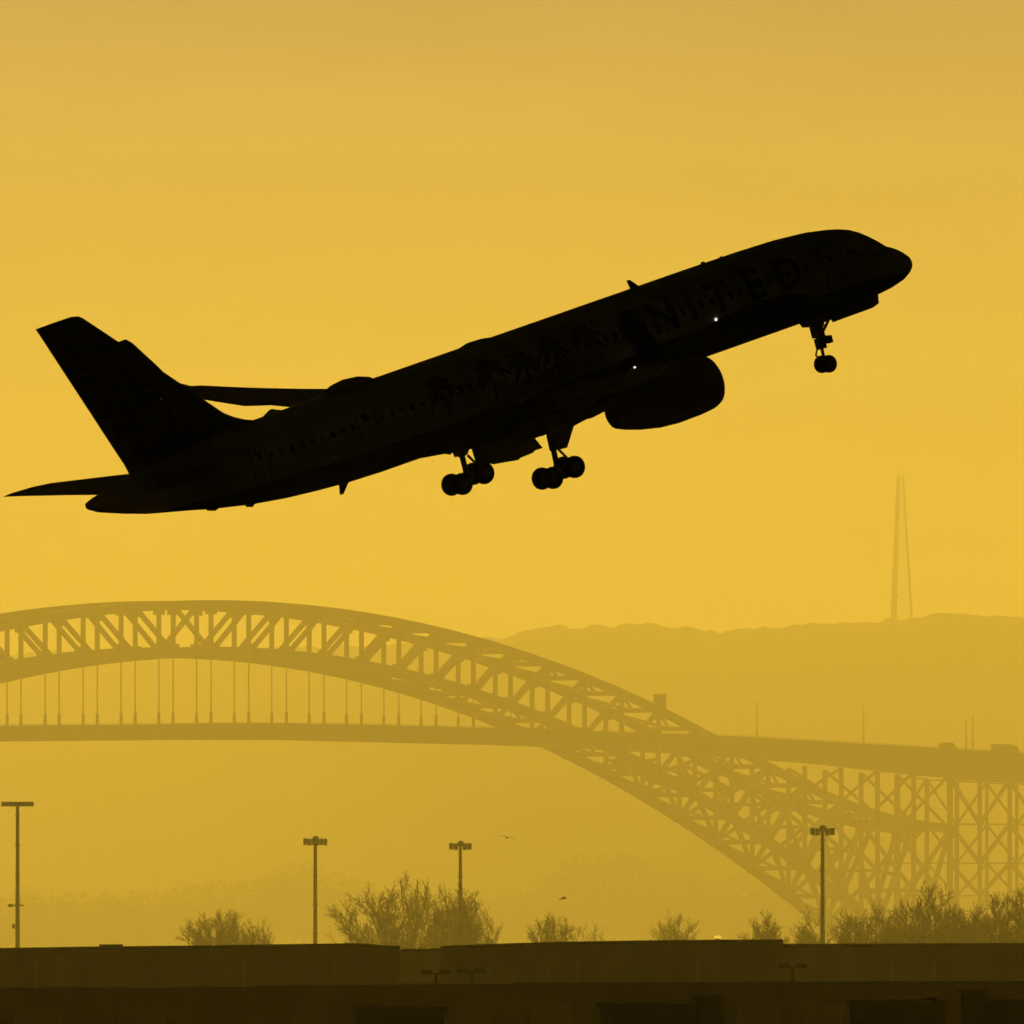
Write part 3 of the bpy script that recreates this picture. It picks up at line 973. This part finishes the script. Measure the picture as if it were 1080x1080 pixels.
for side in (-1, 1):
    w = MB()
    rs = []
    for y in (0.6, 1.9, 2.09, 2.1, 4, 6.19, 6.2, 6.5, 6.79, 6.8, 9, 11, 13.59, 13.6, 14.5, 16, 17.5, 18.9):
        te = wing_te(y)
        if any(a <= y <= b for a, b in FLAPS):
            te -= 0.16 * (wing_te(y) - wing_le(y))
        tcr = lerp_tab([(0, 0.14), (6.5, 0.115), (19, 0.095)], y)
        rs.append(foil(wing_le(y), te, side * y, wing_z(side * y), tcr, tw(y)))
    w.loft(rs)
    wing = w.build('wing', GREYP, plane, smooth=True)
    # blended winglet
    wl_ = MB()
    rs = []
    for k, (y, z, le, te) in enumerate(((18.88, 0, 27.0, 29.0), (19.3, 0.08, 27.35, 29.12), (19.65, 0.34, 27.75, 29.3), (19.85, 0.75, 28.1, 29.45), (20.05, 1.5, 28.5, 29.75), (20.25, 2.75, 29.3, 30.15), (20.3, 2.98, 29.55, 30.2))):
        z0 = wing_z(side * 18.9)
        nrm = Vector((0, 0, 1)) if k == 0 else Vector((0, -side * min(1, k / 3), max(0.15, 1 - k / 3))).normalized()
        ch = te - le
        tws = tw(18.9) * max(0, 1 - k / 2)
        rs.append([B(le + ch * x, side * y, z0 + z + tws * ch * (x - 0.3)) + nrm * (t * 0.09 * ch * 0.5) for x, t in AIR])
    wl_.loft(rs).build('winglet', PAINT if False else NAVY, wing, smooth=True)
    # flaps set for take-off
    for (y0, y1), drop in zip(FLAPS, (0.50, 0.40)):
        f = MB()
        rs = []
        for y in (y0 + 0.03, (y0 + y1) / 2, y1 - 0.03):
            c = (wing_te(y) - wing_le(y))
            sl = wing_te(y) - 0.15 * c
            zl = wing_z(side * y) + tw(y) * c * 0.55 - 0.16
            fc = lerp_tab([(2, 2.1), (6.2, 1.5), (13.6, 0.95)], y)
            rs.append([B(sl + fc * x * math.cos(drop) , side * y, zl - fc * x * math.sin(drop) + t * 0.06 * fc) for x, t in AIR])
        f.loft(rs).build('flap', GREYP, wing, smooth=True)
    for y, L in ((4.4, 3.2), (8.6, 2.9), (11.8, 2.4)):
        c = wing_te(y) - wing_le(y)
        o = B(wing_te(y) - 0.42 * c, side * y, wing_z(side * y) - 0.42)
        MB().lathe(o, (-1, 0, -0.16), [(0, 0.03), (0.15 * L, 0.18), (0.4 * L, 0.25), (0.75 * L, 0.22), (L, 0.04)], 12).build('flap_track_fairing', GREYP, wing, smooth=True)
    # engine on its pylon
    ey, ez = side * 6.5, -2.12
    n_ = MB().lathe(B(16.85, ey, ez), (-1, 0, 0.0), [(0.42, 0.90), (0.12, 0.98), (0.0, 1.08), (0.06, 1.16), (0.35, 1.27), (1.1, 1.34), (2.4, 1.36), (3.3, 1.29), (4.4, 1.07), (5.2, 0.84), (5.6, 0.68), (5.6, 0.60), (5.1, 0.56)], 32)
    nac = n_.build('engine_nacelle', GREYP, plane, smooth=True)
    MB().lathe(B(17.4, ey, ez), (1, 0, 0), [(0, 0.94), (0.01, 0.94), (0.02, 0.3), (0.25, 0.2), (0.42, 0.04)], 24).build('fan', HOT, nac, smooth=True)
    MB().lathe(B(21.9, ey, ez), (-1, 0, 0), [(0, 0.56), (0.02, 0.45), (0.5, 0.28), (0.9, 0.06)], 20).build('exhaust_cone', HOT, nac, smooth=True)
    py = MB()
    rs = []
    for z, a, c_, hw in ((ez + 1.0, 17.6, 23.4, 0.2), (ez + 1.3, 18.2, 23.8, 0.22), (wing_z(side * 6.5) - 0.1, 19.7, 24.6, 0.16)):
        rs.append([B(a, ey, z), B(a + 0.8, ey + hw, z), B(c_ - 1.2, ey + hw, z), B(c_, ey, z), B(c_ - 1.2, ey - hw, z), B(a + 0.8, ey - hw, z)])
    py.loft(rs).build('pylon', GREYP, plane, smooth=True)
    # tailplane
    st = MB()
    rs = []
    for y, le, te, z in ((0.2, 39.6, 44.3, 0.72), (1.0, 40.1, 44.5, 0.80), (4.5, 42.4, 45.45, 1.18), (6.9, 44.0, 46.1, 1.42), (7.3, 44.6, 46.25, 1.46), (7.62, 45.6, 46.35, 1.49)):
        rs.append(foil(le, te, side * y, z, 0.09))
    st.loft(rs).build('tailplane', GREYP, plane, smooth=True)

# fin
fn_ = MB()
rs = []
for z, le, te in ((1.3, 36.9, 44.3), (2.12, 37.1, 44.5), (2.3, 37.6, 44.57), (2.55, 38.1, 44.67), (2.9, 38.62, 44.8), (3.8, 39.5, 45.15), (4.73, 40.38, 45.5), (6.5, 42.1, 46.18), (7.65, 43.23, 46.62), (9.1, 44.66, 47.17), (9.24, 44.86, 47.23), (9.32, 45.2, 47.26)):
    ch = te - le
    rs.append([B(le + ch * x, (t * 0.085 * min(ch, 6.2) * 0.5), z) for x, t in
               [(a, b if b >= 0 else -AIR[(len(AIR) - i) % len(AIR)][1]) for i, (a, b) in enumerate(AIR)]])
fin = fn_.loft(rs).build('fin', NAVY, plane, smooth=True)
def fin_y(s, z):
    tab_le = [(2.12, 37.1), (2.9, 38.62), (9.1, 44.66)]
    tab_te = [(2.12, 44.5), (9.1, 47.17)]
    le, te = lerp_tab(tab_le, z), lerp_tab(tab_te, z)
    ch = te - le
    x = max(0.0, min(1.0, (s - le) / ch))
    t = lerp_tab([(a, b) for a, b in AIR[:8]], x)
    return t * 0.085 * min(ch, 6.2) * 0.5
# globe of thin lines on the fin
gb = MB()
def fin_strip(pts, wd):
    for (s0, z0), (s1, z1) in zip(pts, pts[1:]):
        d = Vector((s1 - s0, z1 - z0)); L = d.length
        if L < 1e-6:
            continue
        nx, nz_ = -d.y / L * wd / 2, d.x / L * wd / 2
        q = [(s0 + nx, z0 + nz_), (s1 + nx, z1 + nz_), (s1 - nx, z1 - nz_), (s0 - nx, z0 - nz_)]
        gb.prism([B(s, -fin_y(s, z) - 0.012, z) for s, z in q], (0, 0.01, 0))
def in_fin(s, z):
    return 2.6 < z < 7.9 and lerp_tab([(2.12, 37.9), (2.9, 39.2), (9.1, 45.2)], z) < s < lerp_tab([(2.12, 44.1), (9.1, 46.9)], z)
gc, gr = (45.2, 2.2), 5.2
def run(fn, n=40):
    seg = []
    for k in range(n + 1):
        p = fn(k / n)
        if in_fin(*p):
            seg.append(p)
        else:
            if len(seg) > 1:
                fin_strip(seg, 0.09)
            seg = []
    if len(seg) > 1:
        fin_strip(seg, 0.09)
for k in range(1, 7):
    a = gr * math.cos(k * math.pi / 14)
    run(lambda t, a=a: (gc[0] - a * math.sin(t * math.pi), gc[1] + gr * math.cos(t * math.pi)))
for k in range(-2, 7):
    zz = gc[1] + gr * math.sin(k * math.pi / 15)
    hw = gr * math.cos(k * math.pi / 15)
    run(lambda t, zz=zz, hw=hw: (gc[0] + hw * (2 * t - 1), zz + 0.25 * (2 * t - 1)))
gb.build('globe_emblem', GLOBE, fin)

# satcom dome, blades and small fittings
d = MB()
rs = []
for s, hw, h in ((30.3, 0.05, 0.02), (30.6, 0.5, 0.2), (31.1, 0.75, 0.36), (31.8, 0.82, 0.43), (32.5, 0.62, 0.36), (32.9, 0.4, 0.22), (33.3, 0.05, 0.02)):
    rs.append([B(s, hw * math.cos(a), 2.06 + (h + 0.04) * math.sin(a)) for a in [math.pi * i / 12 for i in range(13)]] + [B(s, 0, 1.95)])
d.loft(rs).build('antenna_dome', GREYP, plane, smooth=True)
d = MB()
rs = []
for s, hw, h in ((23.5, 0.05, 0.01), (24.0, 0.3, 0.10), (24.8, 0.34, 0.12), (25.4, 0.05, 0.01)):
    rs.append([B(s, hw * math.cos(a), 2.09 + (h + 0.02) * math.sin(a)) for a in [math.pi * i / 10 for i in range(11)]] + [B(s, 0, 2.0)])
d.loft(rs).build('antenna_dome', GREYP, plane, smooth=True)
def blade(pts, th=0.05):
    MB().prism([B(s, -th / 2, z) for s, z in pts], (0, th, 0)).build('blade_antenna', GREYP, plane)
blade([(14.85, 2.0), (15.4, 2.0), (15.52, 2.52), (15.36, 2.52)], 0.06)
blade([(11.0, 2.05), (11.3, 2.05), (11.3, 2.19), (11.15, 2.19)])
blade([(10.0, 2.05), (10.2, 2.05), (10.2, 2.15), (10.1, 2.15)])
blade([(33.0, -1.95), (33.55, -1.9), (33.65, -2.40), (33.48, -2.43)])
blade([(38.2, -1.45), (38.8, -1.35), (38.7, -1.52), (38.4, -1.6)])
blade([(40.1, -1.1), (40.9, -0.9), (40.8, -1.08), (40.4, -1.2)])

# windows, doors, windscreen on the near side
def on_side(s, z, out):
    return B(s, -fuse_y(s, z, out), z)
def side_patch(pts_sz, name, material, out=0.012, th=0.02, parent=fuselage):
    b = MB()
    b.loft([[on_side(s, z, -th) for s, z in pts_sz], [on_side(s, z, out) for s, z in pts_sz]])
    return b.build(name, material, parent)
WZ = 0.58
s = 6.9
k = 0
while s < 38.2:
    if not (24.0 < s < 25.0 or 15.2 < s < 16.2 or 31.6 < s < 33.0):
        w_, h_ = 0.11, 0.16
        pts = [(s + w_ * math.copysign(abs(math.cos(a)) ** .6, math.cos(a)), WZ + h_ * math.copysign(abs(math.sin(a)) ** .6, math.sin(a))) for a in [2 * math.pi * i / 12 for i in range(12)]]
        side_patch(pts, 'window', GLASS)
    s += 0.56
def door(s0, z0, wd, ht):
    fr = 0.032
    b = MB()
    nz_ = 10
    for (a0, a1, b0, b1) in ((s0, s0 + fr, z0, z0 + ht), (s0 + wd - fr, s0 + wd, z0, z0 + ht), (s0, s0 + wd, z0, z0 + fr), (s0, s0 + wd, z0 + ht - fr, z0 + ht)):
        n = nz_ if b1 - b0 > 0.5 else 1
        for j in range(n):
            za, zb = b0 + (b1 - b0) * j / n, b0 + (b1 - b0) * (j + 1) / n
            q = [(a0, za), (a1, za), (a1, zb), (a0, zb)]
            b.loft([[on_side(s, z, -0.02) for s, z in q], [on_side(s, z, 0.012) for s, z in q]])
    d_ = b.build('door', INK, fuselage)
    side_patch([(s0 + wd * .35, z0 + ht * .62), (s0 + wd * .65, z0 + ht * .62), (s0 + wd * .65, z0 + ht * .80), (s0 + wd * .35, z0 + ht * .80)], 'door_window', GLASS, parent=d_)
door(31.9, -0.75, 1.05, 2.2)
door(5.0, -0.75, 0.95, 1.95)
door(37.9, -0.55, 0.85, 1.75)
door(15.25, -0.4, 0.8, 1.6)
side_patch([(1.5, 0.14), (1.9, -0.05), (2.48, -0.05), (2.52, 0.62), (2.3, 0.86), (1.85, 0.52)], 'windscreen', GLASS)
side_patch([(2.56, -0.04), (3.05, 0.05), (3.12, 0.76), (2.75, 0.95), (2.58, 0.84)], 'windscreen', GLASS)
side_patch([(3.12, 0.08), (3.75, 0.28), (3.78, 0.78), (3.18, 0.80)], 'windscreen', GLASS)
side_patch([(3.8, 0.36), (4.5, 0.62), (4.4, 0.72), (3.8, 0.66)], 'windscreen', GLASS)

# lettering along the near side
def wrap_mesh(name, verts, faces, s_mid, z_mid, parent=fuselage, material=INK, out=0.014):
    """flat outline x (towards the nose) and y (up) laid onto the body skin"""
    bm = bmesh.new()
    vs_ = [bm.verts.new((x, y, 0)) for x, y in verts]
    for f in faces:
        try:
            bm.faces.new([vs_[i] for i in f])
        except ValueError:
            pass
    ys = [v.co.y for v in bm.verts]
    y = min(ys) + 0.12
    while y < max(ys):
        bmesh.ops.bisect_plane(bm, geom=bm.verts[:] + bm.edges[:] + bm.faces[:], plane_co=(0, y, 0), plane_no=(0, 1, 0))
        y += 0.12
    for v in bm.verts:
        v.co = on_side(s_mid - v.co.x, z_mid + v.co.y, out)
    me = bpy.data.meshes.new(name)
    bm.to_mesh(me); bm.free()
    me.materials.append(material)
    o = bpy.data.objects.new(name, me)
    COL.objects.link(o)
    o.parent = parent
    return o
def text_outline(ch, size, bold=0.03):
    cu = bpy.data.curves.new('txt', 'FONT')
    cu.body = ch
    cu.size = size
    cu.align_x = 'CENTER'
    cu.offset = bold
    cu.resolution_u = 4
    tmp = bpy.data.objects.new('txt', cu)
    COL.objects.link(tmp)
    bpy.context.view_layer.update()
    me = bpy.data.meshes.new_from_object(tmp.evaluated_get(bpy.context.evaluated_depsgraph_get()))
    v = [(p.co.x, p.co.y) for p in me.vertices]
    f = [list(p.vertices) for p in me.polygons]
    bpy.data.objects.remove(tmp)
    bpy.data.curves.remove(cu)
    bpy.data.meshes.remove(me)
    return v, f
for ch, sm in (('U', 17.15), ('N', 15.25), ('I', 13.62), ('T', 12.02), ('E', 9.98), ('D', 7.95)):
    v, f = text_outline(ch, 1.95, 0.06)
    wrap_mesh('lettering', v, f, sm, 0.02)
v, f = text_outline('N', 0.42, 0.0)
wrap_mesh('lettering', v, f, 38.3, 0.75)
# palm trees painted along the side
def palm(sm, z0, h, seed):
    rng = random.Random(seed)
    v, f = [], []
    def quad(p):
        n = len(v); v.extend(p); f.append(list(range(n, n + len(p))))
    lean = rng.uniform(-0.15, 0.15)
    n = 5
    for k in range(n):
        a, b_ = k / n, (k + 1) / n
        wa, wb = 0.09 - 0.03 * a, 0.09 - 0.03 * b_
        quad([(lean * a * a - wa, h * a), (lean * a * a + wa, h * a), (lean * b_ * b_ + wb, h * b_), (lean * b_ * b_ - wb, h * b_)])
    for k in range(9):
        ang = rad(-30 + 240 * k / 8 + rng.uniform(-8, 8))
        L = rng.uniform(0.8, 1.1)
        px_, py_ = lean, h
        dx, dy = math.cos(ang), math.sin(ang)
        prev = None
        for j in range(5):
            t = j / 4
            x = px_ + dx * L * t
            y = py_ + dy * L * t * (0.9 if dy > 0 else 1) - 0.45 * t * t * L
            wd = 0.16 * math.sin(math.pi * min(1, t + 0.12)) + 0.015
            cur = ((x - dy * wd, y + dx * wd), (x + dy * wd, y - dx * wd))
            if prev:
                quad([prev[0], prev[1], cur[1], cur[0]])
            prev = cur
    wrap_mesh('palm_emblem', v, f, sm, z0, out=0.016 + 0.001 * (seed % 3))
for sm, z0, h, sd in ((27.95, -0.35, 1.45, 1), (25.3, -0.45, 1.5, 2), (23.3, -0.3, 1.2, 3), (21.6, -0.5, 1.6, 4), (19.75, -0.5, 1.6, 5)):
    palm(sm, z0, h, sd)

# landing gear
def wheel(parent, c, r, wd):
    t_ = MB().lathe(c + Vector((0, -wd / 2, 0)), (0, 1, 0), [(0, r * 0.55), (0.02, r * 0.86), (wd * 0.18, r * 0.97), (wd * 0.36, r), (wd * 0.64, r), (wd * 0.82, r * 0.97), (wd - 0.02, r * 0.86), (wd, r * 0.55)], 28).build('tyre', RUBBER, parent, smooth=True)
    MB().lathe(c + Vector((0, -wd / 2 - 0.01, 0)), (0, 1, 0), [(0, 0.1), (0.005, r * 0.5), (wd + 0.015, r * 0.5), (wd + 0.02, 0.1)], 20).build('wheel_rim', ALU, t_, smooth=True)
for side in (-1, 1):
    y0 = side * 3.66
    top, bog = B(24.15, side * 3.75, -1.45), B(24.28, y0, -4.22)
    g = MB().tube(top, top.lerp(bog, 0.62), 0.21, 0.19, 14)
    g.tube(top.lerp(bog, 0.55), bog, 0.13, 0.13, 12)
    g.tube(B(25.05, y0, -4.32), B(23.5, y0, -4.14), 0.12, 0.12, 10)
    g.tube(B(23.95, y0, -3.2), B(23.62, y0, -3.7), 0.06, 0.06, 6)
    g.tube(B(23.62, y0, -3.7), B(23.95, y0, -4.1), 0.06, 0.06, 6)
    for sx, zz in ((25.0, -4.31), (23.55, -4.15)):
        g.tube(B(sx, y0 - 0.5, zz), B(sx, y0 + 0.5, zz), 0.08, 0.08, 8)
    gear = g.build('main_gear_leg', ALU, plane, smooth=True)
    for sx, zz in ((24.92, -4.30), (23.62, -4.16)):
        for dy in (-0.44, 0.44):
            wheel(gear, B(sx, y0 + dy, zz), 0.51, 0.38)
    MB().tube(B(24.2, y0, -2.7), B(22.9, y0 - side * 0.2, -1.7), 0.07, 0.07, 8).build('side_brace', ALU, gear)
    yd = side * 4.0
    MB().prism([B(24.55, yd, -1.75), B(24.50, yd, -2.4), B(24.42, yd, -3.15), B(23.72, yd, -3.22), B(22.98, yd, -2.28), B(23.15, yd, -1.75)], (0, side * 0.06, 0)).build('gear_door', GREYP, plane)
for y in (-0.52, 0.46):                                   # keel hinged doors hanging open while the wheels come up
    MB().prism([B(25.75, y, -2.3), B(25.72, y, -3.22), B(25.45, y, -3.36), B(24.1, y, -3.55), B(24.0, y, -3.49), B(23.2, y, -3.46), B(23.12, y, -3.39), B(22.64, y, -3.40), B(23.23, y, -2.3)], (0, 0.06, 0)).build('gear_door', GREYP, plane)
top, ax = B(5.95, 0, -1.8), B(6.02, 0, -4.17)
g = MB().tube(top, top.lerp(ax, 0.5), 0.15, 0.13, 12)
g.tube(top.lerp(ax, 0.45), ax, 0.075, 0.075, 10)
g.tube(B(6.02, -0.32, -4.17), B(6.02, 0.32, -4.17), 0.06, 0.06, 8)
g.tube(B(6.15, 0, -3.25), B(6.42, 0, -3.65), 0.04, 0.04, 6)
g.tube(B(6.42, 0, -3.65), B(6.12, 0, -4.0), 0.04, 0.04, 6)
g.tube(B(5.9, 0, -2.9), B(4.9, 0, -2.0), 0.07, 0.07, 8)
g.box(B(6.0, 0, -2.55), (0.42, 0.5, 0.7))
g.box(B(6.0, 0, -3.2), (0.34, 0.42, 0.5))
ng = g.build('nose_gear_leg', ALU, plane, smooth=False)
for dy in (-0.27, 0.27):
    wheel(ng, B(6.02, dy, -4.18), 0.41, 0.30)
MB().box(B(5.62, 0, -3.12), (0.24, 0.66, 0.34)).build('taxi_light', ALU, ng)
for dy in (-0.42, 0.42):
    MB().prism([B(2.45, dy * 0.8, -1.9), B(2.6, dy, -2.28), B(3.0, dy, -2.38), B(5.35, dy, -2.40), B(5.45, dy, -1.92)], (0, math.copysign(0.04, dy), 0)).build('gear_door', GREYP, plane)
    MB().prism([B(5.75, dy, -1.9), B(5.85, dy, -2.45), B(6.45, dy, -2.3), B(6.6, dy, -1.95)], (0, math.copysign(0.04, dy), 0)).build('gear_door', GREYP, plane)

# small lights
LIT = mat('light_white', (1, 1, 1), 0.4, emit=(1.0, 0.93, 0.72), strength=1.3)
RED = mat('light_red', (0.4, 0.05, 0.03), 0.4, emit=(1.0, 0.25, 0.1), strength=0.05)
DIM = mat('light_dim', (0.6, 0.6, 0.6), 0.4, emit=(1.0, 0.85, 0.6), strength=0.04)
def lamp(p, r, m, name='position_light', ax=(0, -1, 0), stretch=1.0):
    MB().lathe(p, ax, [(-0.05, r * 0.9), (0.0, r), (r * 0.5, r * 0.85), (r * 0.9, r * 0.4)], 12).build(name, m, plane, smooth=True)
lamp(on_side(12.55, -0.26, 0.01), 0.07, LIT, 'wing_inspection_light')
lamp(B(29.12, -19.0, wing_z(-18.9) + 0.18), 0.05, LIT, ax=(-1, -0.3, 0))
lamp(B(41.84, -fin_y(41.84, 4.48) - 0.02, 4.48), 0.05, DIM, 'logo_light')
lamp(B(29.12, 19.0, wing_z(18.9) + 0.18), 0.07, LIT, ax=(-1, 0.3, 0))
